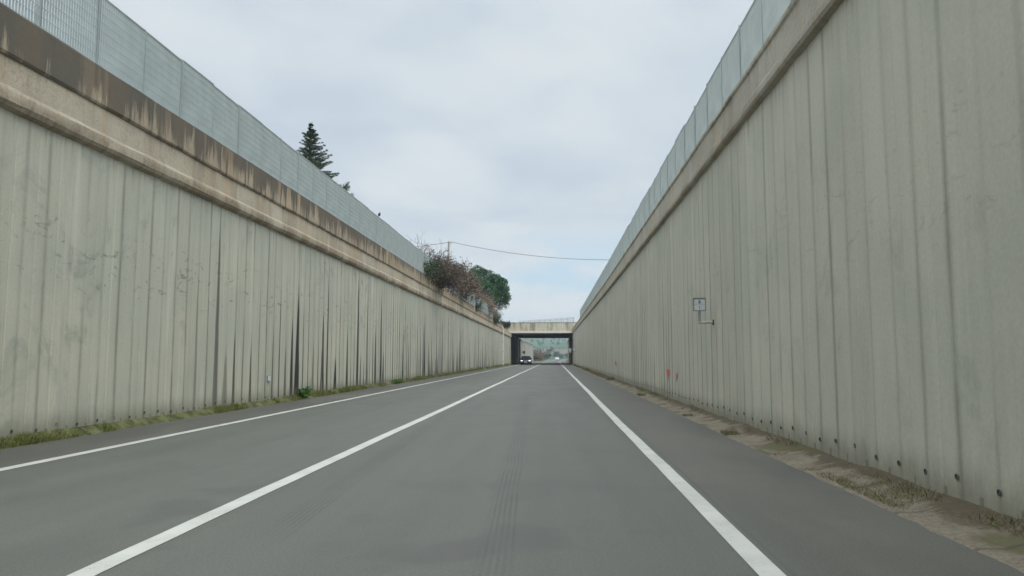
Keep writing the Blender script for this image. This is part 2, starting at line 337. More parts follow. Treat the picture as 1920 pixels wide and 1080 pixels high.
def gutter_mat():
    m, nt, b = new_mat('dirty_concrete_gutter', .92, .1)
    o = tc(nt); ox, oy, oz = sep(nt, o)
    a = ns(nt, o, 2.2, 6, .7, .4); f = ns(nt, o, 30.0, 5, .75); c = ns(nt, comb(nt, ox, ma(nt, 'MULTIPLY', oy, .35), 0.), 1.6, 4)
    col = mx(nt, ss(nt, a, .35, .65), (.19, .165, .128), (.125, .106, .08))
    col = mx(nt, ss(nt, f, .35, .75), col, (.25, .22, .17), 'MIX')
    dirt = ss(nt, ma(nt, 'ADD', ox, ma(nt, 'MULTIPLY', ma(nt, 'SUBTRACT', a, .5), .9)), 2.86, 3.06)
    col = mx(nt, ma(nt, 'MULTIPLY', dirt, .85), col, mx(nt, f, (.055, .045, .030), (.12, .095, .06)))
    col = mx(nt, ma(nt, 'MULTIPLY', ss(nt, c, .54, .62), .8), col, mx(nt, f, (.07, .075, .035), (.13, .12, .06)))
    jt = ma(nt, 'ABSOLUTE', ma(nt, 'SUBTRACT', ma(nt, 'FRACT', ma(nt, 'DIVIDE', oy, 1.1)), .5))
    col = mx(nt, ss(nt, jt, .012, .03, .6, 0.0), col, (.08, .07, .05))
    lk(nt, b.inputs['Base Color'], col); lk(nt, b.inputs['Normal'], bump(nt, ma(nt, 'ADD', a, f), .6, .02)); return m
M_gut = gutter_mat()
M_soil = plain('mossy_soil', (.10, .105, .05), .95, 0, .45, 5, .1)
def ground_mat():
    m, nt, b = new_mat('field_ground', .95, .1)
    o = tc(nt); ox, oy, oz = sep(nt, o)
    p = comb(nt, ma(nt, 'MULTIPLY', ox, .0042), ma(nt, 'MULTIPLY', oy, .0021), ma(nt, 'MULTIPLY', oz, .004))
    vo = nt.nodes.new('ShaderNodeTexVoronoi'); lk(nt, vo.inputs['Vector'], p); vo.inputs['Scale'].default_value = 2.0
    vr, vg, vb = sep(nt, vo.outputs['Color'])
    a = ns(nt, p, 3.0, 5, .6, .4); c = ns(nt, p, 22.0, 4, .7)
    col = mx(nt, vr, (.040, .092, .040), (.070, .145, .055))
    col = mx(nt, ss(nt, vg, .60, .66), col, (.15, .115, .095))
    col = mx(nt, ss(nt, a, .50, .58, 0, .85), col, (.050, .062, .048))
    col = mx(nt, ss(nt, c, .60, .68, 0, .8), col, (.025, .042, .024))
    lk(nt, b.inputs['Base Color'], mx(nt, ss(nt, oy, 150, 300), (.09, .10, .045), col)); return m
M_ground = ground_mat()
def leaf_mat(name, a, b_, c, scale=1.2, rough=.6):
    m, nt, b = new_mat(name, rough, .25)
    o = tc(nt); f = ns(nt, o, scale, 3, .6); g = ns(nt, o, scale * 9, 3, .7)
    col = mx(nt, ss(nt, f, .35, .65), a, b_); col = mx(nt, ss(nt, g, .5, .75, 0, .7), col, c)
    lk(nt, b.inputs['Base Color'], col); return m
M_fir = leaf_mat('fir_needles', (.075, .11, .075), (.115, .15, .10), (.20, .22, .13), .9)
M_pine = leaf_mat('pine_needles', (.030, .090, .034), (.052, .130, .050), (.09, .18, .065), .5)
M_bark = plain('bark', (.10, .078, .058), .9, 0, .3, 8, .15)
M_palebark = plain('pale_dead_bark', (.40, .34, .28), .9, 0, .2, 8, .15)
M_twig = plain('grey_brown_twigs', (.135, .10, .085), .9, 0, .3, 5, .1)
M_dead = leaf_mat('dry_brown_leaves', (.060, .048, .036), (.095, .075, .058), (.15, .12, .092), .8)
M_dead2 = leaf_mat('dry_red_brown_leaves', (.098, .075, .055), (.145, .112, .084), (.20, .16, .12), .5)
M_tan = leaf_mat('tan_dry_leaves', (.17, .13, .098), (.23, .18, .14), (.13, .097, .075), .5)
M_ivy = leaf_mat('ivy_leaves', (.025, .050, .022), (.045, .078, .032), (.08, .11, .05), 2.0, .45)
M_grass = leaf_mat('grass_blades', (.11, .14, .035), (.17, .185, .06), (.22, .20, .09), 1.4)
M_dry = leaf_mat('dry_grass_blades', (.13, .125, .055), (.18, .165, .085), (.10, .125, .045), 1.6)
M_weed = leaf_mat('fresh_weed_leaves', (.04, .11, .025), (.07, .17, .035), (.10, .19, .05), 5)

# ------------------------------------------------------------------ setting: ground, road, markings, verges
def height(x, y):
    # plateau on both sides of the cutting, hills far beyond
    lx = x - shift(y)
    z = -.06
    if lx < XL - .6:
        z = 5.7 * (1 - sm(y, 240, 262)) + 1.25 * sm(y, 112, 128) * (1 - sm(y, 163, 185)) * sm(-lx, 8.2, 11)
        if y >= 262: z = 0
        z = z if z > .02 else -.06
        if y > 262: z += 1.2 * sm(-lx, 8, 30)
    elif lx > XR + .5:
        z = 5.72 * (1 - sm(y, 190, 215)) + 1.25 * sm(y, 112, 128) * (1 - sm(y, 163, 185)) * sm(lx, 4, 7)
        z = z if z > .02 else -.06
    if y > 420:
        t = sm(y, 420, 2600)
        r = 1 + .16 * fb(x * .0014 + 3, y * .0012, 1.5)
        side = .82 + .18 * sm(x, -420, 60)
        z += t * 70 * r * side + 5 * sm(y, 420, 800) * fb(x * .006, y * .005, 2)
        z *= 1 - .5 * sm(y, 3000, 6000)
        z -= .9 * sm(y, 420, 560) * (1 - sm(y, 560, 900))
    return z
xs = [-4000, -2500, -1600, -1000, -650, -420, -300, -220, -160, -120, -90, -65, -48, -36, -28, -22, -17, -13, -11, -9.5, -8.4, -8.0, -7.3, -4, 0, 2.9, 3.55, 3.9, 4.2, 5.5, 7, 10, 14, 20, 28, 40, 60, 85, 120, 160, 220, 300, 420, 600, 850, 1200, 1800, 2800, 4000]
ys = [-60, -40, -20] + list(range(-10, 300, 6)) + list(range(300, 500, 14)) + list(range(500, 1200, 35)) + list(range(1200, 3000, 75)) + list(range(3000, 6400, 200))
mb = MB(); mb.grid([[(x + shift(y) * (1 if abs(x) < 60 else 0), y, height(x + shift(y) * (1 if abs(x) < 60 else 0), y)) for x in xs] for y in ys])
tag(mb.build('ground', M_ground, smooth=False), kind='structure')

rows = list(range(-14, 150, 2)) + list(range(150, 620, 6))
mb = MB()
xa = [-7.2, -6, -4.5, -2.6, -1, 0, 1.2, 2, 2.6]
def edge(y): return .05 * fb(y * .35, 3.0) + .03 * fb(y * 1.7, 8)
rr = []
y = -14.0
while y < 610:
    sx = shift(y); e = edge(y); e2 = edge(y + 400)
    xr = [-7.27 + e2 if y < 128 else -7.6, -6, -4.5, -2.6, -1, 0, 1.2, 2.0, 2.64 + e if y < 128 else 3.1]
    rr.append([(xr[0], y, -.08)] and [(xr[0] + sx, y, -.05)] + [(q + sx, y, 0) for q in xr] + [(xr[-1] + sx + .01, y, -.05)])
    y += .4 if y < 60 else (1.0 if y < 150 else 5.0)
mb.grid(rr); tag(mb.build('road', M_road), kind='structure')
def line(name, xc, wd, ya, yb, wob=0.0):
    mb = MB(); g = []; y = ya
    while y <= yb:
        c = xc + shift(y) + wob * fb(y * .09, xc)
        j = .006 * fb(y * 3.1, xc + 9)
        g.append([(c - wd / 2 + j, y, .004), (c + wd / 2 + j, y, .004)]); y += .5 if y < 100 else 4
    mb.grid(g); return tag(mb.build(name, M_paint), kind='structure')
line('road_marking', 1.18, .15, -12, 600, .02); line('road_marking', -2.61, .155, -12, 600, .035); line('road_marking', -5.94, .155, -12, 600, .02)
# right-hand concrete gutter with soil banked against the wall
def gutter(y0, y1):
    mb = MB(); g = []; y = y0
    while y <= y1:
        h = .05 * (.5 + fb(y * .5, 1)) + .03
        g.append([(2.55, y, -.04), (2.64 + .04 * fb(y * 2.3, 5), y, .012), (2.80, y, .016 + .012 * fb(y * 1.1, 2)), (2.98, y, .035 + .6 * h * max(0, .6 + fb(y * 1.4, 7))), (XR + .03, y, .05 + h)])
        y += .25 if y < 30 else 1
    mb.grid(g); return tag(mb.build('gutter', M_gut, smooth=True), kind='structure')
gutter(-14, 127.9)
mb = MB(); g = []; y = -14.0
while y <= 127.9:
    h = .05 + .05 * (.5 + fb(y * .4, 21))
    g.append([(XL - .03, y, .06 + h), (-7.39, y, .03 + h * .7), (-7.30 + .03 * fb(y * 2, 4), y, .012), (-7.2 + .04 * fb(y * 1.3, 14), y, -.02)]); y += .25 if y < 40 else 1
mb.grid(g, flip=True); tag(mb.build('verge', M_soil, smooth=True), kind='structure')

# ------------------------------------------------------------------ retaining walls
def strip_wall(xf, P, y0, y1, top, seed, out, cut=None):
    """face of cast strips with a shallow groove at each joint; out = +1 where the road lies at +x"""
    mb = MB(); n = int((y1 - y0) / P); k = 10; prev = 0
    rr = random.Random(seed); cols = []; uvs = []
    def wander(j, z): return .022 * fb(j * 7.31 + seed, z * .35, seed) + .012 * fb(j * 3.7, z * 1.3, seed + 4)
    for i in range(n + 1):
        yj = y0 + i * P; off = rr.uniform(-.007, .007); off2 = rr.uniform(-.02, .02)
        for (dy, dep, du) in ((-.022, 0, -.045), (0, -.007, 0), (.022, 0, .045), (P * .5, .004, .5)):
            if i == n and dy > 0: continue
            c = []; uvc = []
            for q in range(k + 1):
                zz = top(yj) * q / k
                o = off if dy > 0 else (0 if dy == 0 else prev)
                c.append((xf + out * (dep + o + .006 * fb(yj + dy, zz * .6, seed)), yj + dy + wander(i, zz) * (1 if abs(dy) < .1 else .6), zz - .1 * (1 - q / k)))
                uvc.append((yj / P + du, zz))
            cols.append(c); uvs.append(uvc)
        prev = off
    mb.grid(cols, uvs, flip=out < 0)
    return mb
def profile_run(pts, y0, y1, step, jit, seed, lift=lambda y: 0, out=1, x0=0.0):
    mb = MB(); g = []; y = y0
    while True:
        g.append([(x0 + out * (px + jit * fb(y * .9, i * 5.3, seed)), y, pz + lift(y) + jit * fb(y * .7, i * 2.7 + 40, seed)) for i, (px, pz) in enumerate(pts)])
        if y >= y1: break
        y = min(y1, y + step)
    mb.grid(g, flip=out < 0)
    for e, fl in ((0, False), (-1, True)):
        q = g[e]; mb.face(q if fl == (out > 0) else list(reversed(q)))
    return mb
WL = empty('retaining_wall', (0, 0, 0), 'left retaining wall of ribbed concrete with dark runs and a streaked brown parapet', 'wall')
m_ = strip_wall(XL, PL, Y0, YB, lambda y: 4.75, 3, 1); m_.build('wall_face', M_wl, WL, uv=True)
mb = MB(); mb.box(XL - .75, Y0, -.3, XL - .06, YB, 5.0); mb.build('wall_core', M_conc, WL)
# beam: rough lower roll then a plain face; parapet overhangs it
profile_run([(-.02, 4.55), (.09, 4.60), (.125, 4.66), (.125, 4.80), (.10, 4.86), (.10, 5.40), (-.3, 5.40)], Y0, YB - .05, .35, .016, 5, out=1, x0=XL).build('capping_beam', M_beam, WL)
profile_run([(.02, 5.33), (.13, 5.26), (.155, 5.30), (.155, 5.86), (.14, 5.90), (-.28, 5.90)], Y0, 106, .5, .008, 9, out=1, x0=XL).build('parapet', M_par, WL)
WR = empty('retaining_wall', (0, 0, 0), 'right retaining wall of ribbed grey concrete with a row of drilled holes at its foot', 'wall')
strip_wall(XR, PR, Y0, YB, lambda y: 5.2 + rise(y), 11, -1).build('wall_face', M_wr, WR, uv=True)
mb = MB(); mb.box(XR + .06, Y0, -.3, XR + .65, YB, 5.3); mb.build('wall_core', M_conc, WR)
profile_run([(-.02, 5.05), (.08, 5.08), (.105, 5.12), (.105, 5.22), (.075, 5.26), (.07, 5.66), (.10, 5.69), (.10, 5.74), (-.35, 5.74)], Y0, YB - .05, .5, .009, 15, rise, -1, XR).build('capping_beam', M_beamr, WR)
# drilled holes: a sunk cup with a rough rim, one in each strip
def cup(out):
    mb = MB(); n = 10; rim = []; inn = []; bot = []; oute = []
    for i in range(n):
        t = 2 * math.pi * i / n; c, s_ = math.cos(t), math.sin(t)
        oute.append((out * .005, c * .026, s_ * .026)); rim.append((out * .009, c * .023, s_ * .023)); inn.append((out * .009, c * .018, s_ * .018)); bot.append((out * .004, c * .017, s_ * .017))
    for a, b_ in ((oute, rim), (rim, inn), (inn, bot)):
        for i in range(n):
            j = (i + 1) % n; mb.face([a[i], a[j], b_[j], b_[i]])
    mb.face(bot); return mb
def holes(root, xf, P, z, out, ya, yb, first, seed):
    rr = random.Random(seed); src = None; i = 0; far = MB(); base = cup(out)
    j = math.ceil((ya - Y0) / P - .5)
    while True:
        y = Y0 + (j + .5) * P; j += 1
        if y > yb: break
        loc = (xf + out * .006, y + rr.uniform(-.03, .03), z + rr.uniform(-.03, .03))
        if i < first:
            if src is None: src = base.build('drilled_hole', M_dark, root); src.location = loc
            else: copy_to(src, root, loc)
        else:
            b = len(far.v); far.v += [tuple(Vector(v) + Vector(loc)) for v in base.v]
            far.f += [tuple(b + q for q in f) for f in base.f]; far.uv += base.uv; far.mi += base.mi
        i += 1
    if far.v: tag(far.build('drilled_hole', M_dark, root), kind='stuff')
holes(WL, XL, PL, .185, 1, 9.5, 38, 60, 3)
holes(WR, XR, PR, .25, -1, 4.6, 90, 98, 4)
# red survey marks sprayed on the right wall
def splat(y, z, ry, rz, m, seed):
    mb = MB(); rr = random.Random(seed); n = 18
    mb.face([(XR - .018, y + ry * math.cos(2 * math.pi * i / n) * rr.uniform(.7, 1.15), z + rz * math.sin(2 * math.pi * i / n) * rr.uniform(.7, 1.2)) for i in range(n)])
    mb.box(XR - .0175, y - .03, z - rz * 2.2, XR - .0165, y + .03, z)
    return mb.build('paint_mark', m, WR)
splat(21.1, .80, .33, .10, M_red, 1); splat(19.7, .76, .20, .07, M_pinkred, 2); splat(39.0, .92, .55, .11, M_red, 3); splat(56.0, 1.02, .6, .09, M_pinkred, 4)

# far side of the underpass: the cutting goes on
M_far = plain('pale_grey_concrete', (.40, .39, .34), .9, 0, .12, .35)
WF = empty('retaining_wall', (0, 0, 0), 'continuing retaining wall seen through the underpass behind the dark car', 'wall')
def far_wall(root, xf, out, y0, y1, top):
    mb = MB(); g = []
    y = y0
    while y <= y1 + .01:
        x = xf + shift(y); g.append([(x, y, -.2), (x, y, top), (x + out * .14, y, top + .02), (x + out * .14, y, top + .42), (x - out * .5, y, top + .45), (x - out * .5, y, -.2)]); y += 2
    mb.grid(g, flip=out < 0); mb.face(g[-1] if out < 0 else g[-1][::-1]); mb.face(g[0] if out > 0 else g[0][::-1]); return mb
far_wall(WF, XL, 1, 163.1, 185, 4.9).build('wall_face', M_far, WF); far_wall(WF, XL, 1, 187, 243, 5.15).build('wall_face', M_far, WF)
WG = empty('retaining_wall', (0, 0, 0), 'short strip of pinkish wall just past the right jamb of the underpass', 'wall')
far_wall(WG, XR, -1, 163.1, 189, 4.9).build('wall_face', M_beam, WG)

# ------------------------------------------------------------------ mesh fences on the walls
def fence_panel(hgt, wd):
    mb = MB(); n = 21; t = .0015
    for i in range(n + 1):
        y = .012 + (wd - .024) * i / n
        mb.box(-.017, y - t, 0, .017, y + t, hgt)
    k = int(hgt / .132)
    for i in range(k + 1):
        z = .02 + (hgt - .03) * i / k
        mb.tube((.018, 0, z), (.018, wd, z), .004, n=4)
    mb.box(-.0135, 0, hgt, .0135, wd, hgt + .012); mb.box(-.0135, 0, -.012, .0135, wd, 0)
    return mb
def fence(x, z, hgt, y0, y1, label, lift, seed, wd=1.352):
    root = empty('mesh_fence', (x, y0, z), label, 'fence', 'galvanised mesh fences along the wall tops')
    rr = random.Random(seed)
    src = fence_panel(hgt, wd - .05).build('mesh_panel', M_galv, root); src.hide_render = False
    mb = MB(); mb.box(-.03, -.016, -.16, .012, .016, hgt + .025); mb.box(-.05, -.05, -.015, .05, .05, -.002); post = mb.build('post', M_galvd, root)
    n = int((y1 - y0) / wd); first = True
    for i in range(n + 1):
        y = i * wd; zz = lift(y0 + y)
        if i == 0: post.location = (0, 0, zz)
        else: copy_to(post, root, (rr.uniform(-.006, .006), y, zz))
        if i < n:
            loc = (rr.uniform(-.01, .01), y + .025, zz + rr.uniform(-.008, .008))
            p = src if first else copy_to(src, root, loc); p.location = loc; first = False
            p.rotation_euler = (rr.uniform(-.003, .003), rr.uniform(-.012, .012), rr.uniform(-.008, .008))
            zz2 = lift(y0 + y + wd)
            p.rotation_euler[0] += math.atan2(zz2 - zz, wd)
    return root
fence(-7.37, 5.915, 1.17, -12.0 + .29, 98, 'long galvanised mesh fence on the left wall, partly overgrown by brown shrubs', lambda y: 0, 5)
fence(3.16, 5.76, 1.0, -12.0, 93, 'long galvanised mesh fence on the right wall with a clear top edge', rise, 6)

# ------------------------------------------------------------------ bridge
BR = empty('overpass_bridge', (0, YB, 0), 'beige concrete road bridge with a pale lower edge crossing over the cutting', 'bridge')
def part(mbb, name, mat, root=BR): 
    o = mbb.build(name, mat, root); o.matrix_parent_inverse = root.matrix_world.inverted(); return o
bpy.context.view_layer.update()
mb = MB(); mb.box(-9.4, YB + .25, 5.95, 5.2, YE, 7.05); part(mb, 'deck', M_conc)
g = [[(-9.4 + 14.6 * i / 40, YB, 5.76), (-9.4 + 14.6 * i / 40, YB, 7.20 + .03 * fb(i * .7, 2)), (-9.4 + 14.6 * i / 40, YB + .24, 7.20 + .03 * fb(i * .7, 2))] for i in range(41)]
mb = MB(); mb.grid(g, flip=True); mb.box(-9.4, YB + .02, 5.76, 5.2, YB + .245, 7.10); part(mb, 'fascia', M_fascia)
mb = MB(); mb.box(-8.1, YB - .14, 5.38, 3.6, YB + .3, 5.755); part(mb, 'lower_edge_beam', M_pale)
for i in range(9):
    mb = MB(); y = YB + 1.8 + i * 3.9; mb.box(-8.3, y, 5.38, 4.2, y + .7, 5.948); part(mb, 'girder', M_conc)
mb = MB(); mb.box(-8.5, YB + .1, -.2, -7.72, YE, 5.376); part(mb, 'abutment', M_conc)
mb = MB(); mb.box(3.08, YB + .1, -.2, 4.2, YE, 5.376); part(mb, 'abutment', M_conc)
for x in (-5.6, 1.35):
    mb = MB(); mb.tube((x, YB - .05, 7.0), (x, YB - .05, 6.35), .05, n=8, caps=True); part(mb, 'drain_spout', M_pale)
# soil and kerb left on the deck edge, then the railing that crosses it at a skew
RA = empty('bridge_railing', (3.3, YB + 1.2, 7.05), 'thin pale railing standing on top of the bridge, running slightly askew', 'railing')
A = Vector((3.3, YB + 1.2, 7.05)); Bq = Vector((-6.7, YB + 14, 7.05)); D = Bq - A
nb = 10
for i in range(nb + 1):
    p = D * (i / nb); mb = MB(); mb.box(p.x - .05, p.y - .05, 0, p.x + .05, p.y + .05, 1.12); mb.build('post', M_galvd, RA)
for i in range(nb):
    p = D * (i / nb); q = D * ((i + 1) / nb); mb = MB(); u_ = q - p
    for k in range(15):
        s_ = p + u_ * ((k + .5) / 15); mb.tube(s_ + Vector((0, 0, .12)), s_ + Vector((0, 0, 1.05)), .016, n=4)
    for z in (.12, .45, .8, 1.06): mb.tube(p + Vector((0, 0, z)), q + Vector((0, 0, z)), .03, n=5)
    mb.build('rail_panel', M_galv, RA)

# ------------------------------------------------------------------ small fittings on the walls
DP = empty('drain_pipe', (XL + .22, 105, 0), 'thin pinkish white downpipe on the left wall just before the bridge', 'pipe')
mb = MB(); mb.path([Vector((0, 0, .08)), Vector((0, 0, 5.0)), Vector((0, 0, 5.35)), Vector((-.12, 0, 5.6))], .075, 10); mb.build('pipe', M_pipe, DP, smooth=True)
mb = MB()
for z in (.6, 2.0, 3.4, 4.6): mb.box(-.24, -.09, z, .085, .09, z + .05)
mb.build('clamp', M_grey, DP)

FONT = {'8': [(0,0,3,0),(0,0,0,6),(3,0,3,6),(0,3,3,3),(0,6,3,6)], '1': [(1.5,0,1.5,6),(.5,4.7,1.5,6)], '6': [(0,0,3,0),(0,0,0,6),(3,0,3,3),(0,3,3,3),(0,6,3,6)]}
def glyph(mb, ch, x, z, s, yy, th):
    for x0, z0, x1, z1 in FONT[ch]:
        mb.tube((x + x0 * s, yy, z + z0 * s), (x + x1 * s, yy, z + z1 * s), th, n=6, caps=True)
def distance_sign(x, y, z, label, lower='1', upper='8', wall=XR - .01):
    t = empty('distance_sign', (x, y, z), label, 'sign', 'small distance markers on brackets along the right wall')
    mb = MB(); mb.box(-.118, .004, -.118, .118, .045, .125); mb.build('backing_box', M_grey, t)
    mb = MB()
    mb.box(-.128, -.006, -.128, .128, .05, -.119); mb.box(-.128, -.006, .126, .128, .05, .135)
    mb.box(-.128, -.006, -.118, -.119, .05, .125); mb.box(.119, -.006, -.118, .128, .05, .125); mb.build('frame', M_grey, t)
    for z0, z1, ch in ((.003, .098, upper), (-.108, -.002, lower)):
        mb = MB(); mb.box(-.100, -.004, z0, .108, .003, z1); pl = mb.build('number_plate', M_signw, t)
        mb = MB(); glyph(mb, ch, -.014, z0 + .022, .0092, -.006, .0046); mb.build('numeral', M_glyph, pl)
    dxw = wall - x
    mb = MB(); mb.box(-.028, .012, -.37, .028, .040, -.128); mb.build('post', M_grey, t)
    mb = MB(); mb.tube((-.03, .026, -.355), (dxw, .026, -.355), .024, n=10, caps=True); mb.build('bracket_arm', M_rust, t, smooth=False)
    mb = MB(); mb.box(dxw - .015, -.015, -.405, dxw + .012, .065, -.305); mb.build('wall_plate', M_dark, t)
    return t
distance_sign(2.88, 15.0, 2.25, 'small white two-row number sign on a bracket arm fixed to the right wall')
FS = empty('distance_sign', (2.84, 112, 2.45), 'tiny white marker plate on the far end of the right wall beside the underpass', 'sign')
mb = MB(); mb.box(-.10, 0, -.13, .10, .03, .13); mb.build('plate', M_white, FS)
mb = MB(); mb.tube((0, .05, -.3), (0, .05, .1), .02, n=6); mb.tube((0, .05, -.28), (.33, .05, -.28), .02, n=6); mb.build('bracket_arm', M_grey, FS)
M_bluep = plain('blue_white_sign_face', (.50, .58, .68), .5, 0, .05); M_yel = plain('yellow_sign_face', (.55, .48, .16), .5, 0, .05)
JS = empty('road_sign', (2.62, YB - .5, 0), 'small pale blue sign with a yellow panel below at the right underpass jamb', 'sign')
mb = MB(); mb.box(-.22, 0, 2.35, .22, .03, 2.75); mb.build('upper_plate', M_bluep, JS)
mb = MB(); mb.box(-.2, 0, 2.05, .2, .03, 2.32); mb.build('lower_plate', M_yel, JS)
mb = MB(); mb.tube((0, .06, -.05), (0, .06, 2.75), .03, n=8, caps=True); mb.build('post', M_grey, JS)
RS = empty('road_sign', (-7.0, 171, 0), 'round road sign seen from its dark back beyond the underpass', 'sign')
mb = MB(); mb.tube((0, 0, 2.42), (0, .03, 2.42), .34, n=24, caps=True); mb.build('disc', M_dark, RS)
mb = MB(); mb.tube((0, -.04, -.1), (0, -.04, 2.8), .035, n=8, caps=True); mb.build('post', M_grey, RS)
RT = empty('reflector', (XL + .02, 19.2, 0), 'tiny white rectangular tag fixed low on a dark joint of the left wall', 'reflector')
mb = MB(); mb.box(-.01, -.075, .60, .02, .075, .72); mb.build('plate', M_white, RT)
mb = MB(); mb.box(-.012, -.085, .585, .008, .085, .735); mb.build('backing', M_grey, RT)

# ------------------------------------------------------------------ plants
def grow(mb, p, d, L, r, depth, rr, bend=.25, kids=3, spread=.7, up=.15, tips=None, n=4, minr=.003):
    segs = 3 if depth > 0 else 2; q = p.copy(); pts = [q.copy()]
    for i in range(segs):
        d = (d + Vector((rr.gauss(0, bend), rr.gauss(0, bend), rr.gauss(0, bend) + up)) * .5).normalized()
        q2 = q + d * (L / segs)
        r2 = max(minr, r * (1 - .22))
        mb.tube(q, q2, r, r2, n if depth > 1 else 3); r = r2; q = q2; pts.append(q.copy())
    if tips is not None: tips += pts[1:]
    if depth <= 0: return
    for k in range(kids):
        base = pts[rr.randint(1, len(pts) - 1)] if k else pts[-1]
        nd = (d + Vector((rr.gauss(0, spread), rr.gauss(0, spread), rr.gauss(0, spread) + up))).normalized()
        grow(mb, base, nd, L * rr.uniform(.55, .85), r * .7, depth - 1, rr, bend, kids, spread, up, tips, n, minr)
def leaf(mb, p, s, rr, flat=0.0, mi=0):
    a = Vector((rr.gauss(0, 1), rr.gauss(0, 1), rr.gauss(0, 1) * (1 - flat))).normalized(); b = a.orthogonal().normalized()
    b = (Matrix.Rotation(rr.uniform(0, 6.28), 3, a) @ b) * s * .5; a = a * s
    mb.face([p - a * .5, p + b * .6, p + a * .5, p - b * .6], mi=mi)

# grass strip at the foot of the left wall
rr = random.Random(21)
def blades(mb, n, ya, yb, xa, xb, h0, h1, wd, zb, thin=0.0, power=1.0, lean=.5):
    for i in range(n):
        y = ya + (yb - ya) * rr.random() ** power
        cl = fb(y * .8, 4.4) + .5 * fb(y * 3.1, 9.1)
        if cl < thin * rr.random() - .25: continue
        x = xa + (xb - xa) * rr.random(); z = zb(x, y)
        h = rr.uniform(h0, h1) * (1 + .8 * max(-.6, cl)) * (1 + .012 * y); wv = wd * (1 + y * .02)
        a = rr.uniform(0, 6.28); t = Vector((math.cos(a), math.sin(a), 0)) * wv
        l = Vector((rr.gauss(0, lean) * h, rr.gauss(0, lean) * h, h))
        b = Vector((x, y, z - .01))
        mb.face([b - t, b + t, b + l * .6 + t * .6, b + l])
mb = MB(); zl = lambda x, y: max(0.0, (-7.3 - x) * .6)
blades(mb, 26000, 8.0, 45, XL + .02, -7.26, .03, .085, .0045, zl, .3, 1.5)
blades(mb, 9000, 45, 118, XL + .02, -7.22, .03, .10, .006, zl, .5, 1.1)
tag(mb.build('grass', M_grass), kind='stuff', label='strip of short green grass along the foot of the left wall', cat='grass')
mb = MB(); zr = lambda x, y: .02 + max(0, (x - 2.85) * .2)
blades(mb, 5200, 6.0, 9.6, 2.66, 3.1, .012, .035, .003, zr, .35, 1., .9)
blades(mb, 5000, 4.0, 40, 2.98, 3.14, .015, .06, .004, zr, .5, 1.6, .8)
blades(mb, 4000, 38, 118, 2.75, 3.12, .03, .08, .006, zr, .6, 1.2, .6)
for yc in (11.9, 12.1, 15.5, 19.0, 24.0): blades(mb, 260, yc - .35, yc + .35, 2.62, 2.85, .02, .06, .004, zr, .0, 1., .7)
tag(mb.build('dry_grass', M_dry), kind='stuff', label='patches of dry grass along the right gutter', cat='grass')

def weed(name, loc, R_, h, n, mat, label, seed):
    rr = random.Random(seed); t = empty(name, loc, label, 'plant'); st = MB(); lf = MB()
    for i in range(n):
        a = rr.uniform(0, 6.28); d = Vector((math.cos(a) * rr.uniform(.1, .9), math.sin(a) * rr.uniform(.1, .9), 1)).normalized()
        p = Vector((rr.uniform(-.3, .3) * R_, rr.uniform(-1, 1) * R_, 0)); q = p + d * h * rr.uniform(.5, 1)
        st.tube(p, q, .004, .002, 3)
        for k in range(9): leaf(lf, p.lerp(q, rr.uniform(.25, 1.05)) + Vector((rr.gauss(0, .03), rr.gauss(0, .03), rr.gauss(0, .02))), rr.uniform(.05, .11), rr)
    st.build('stem', M_weed, t); lf.build('leaves', mat, t); return t
weed('weed', (-7.3, 21.6, .05), 0.26, .30, 46, M_weed, 'bright green leafy weed at the foot of the left wall', 4)
weed('weed', (-7.33, 34.5, .05), .6, .13, 60, M_weed, 'low mossy green tuft where two black runs meet the ground on the left', 5)

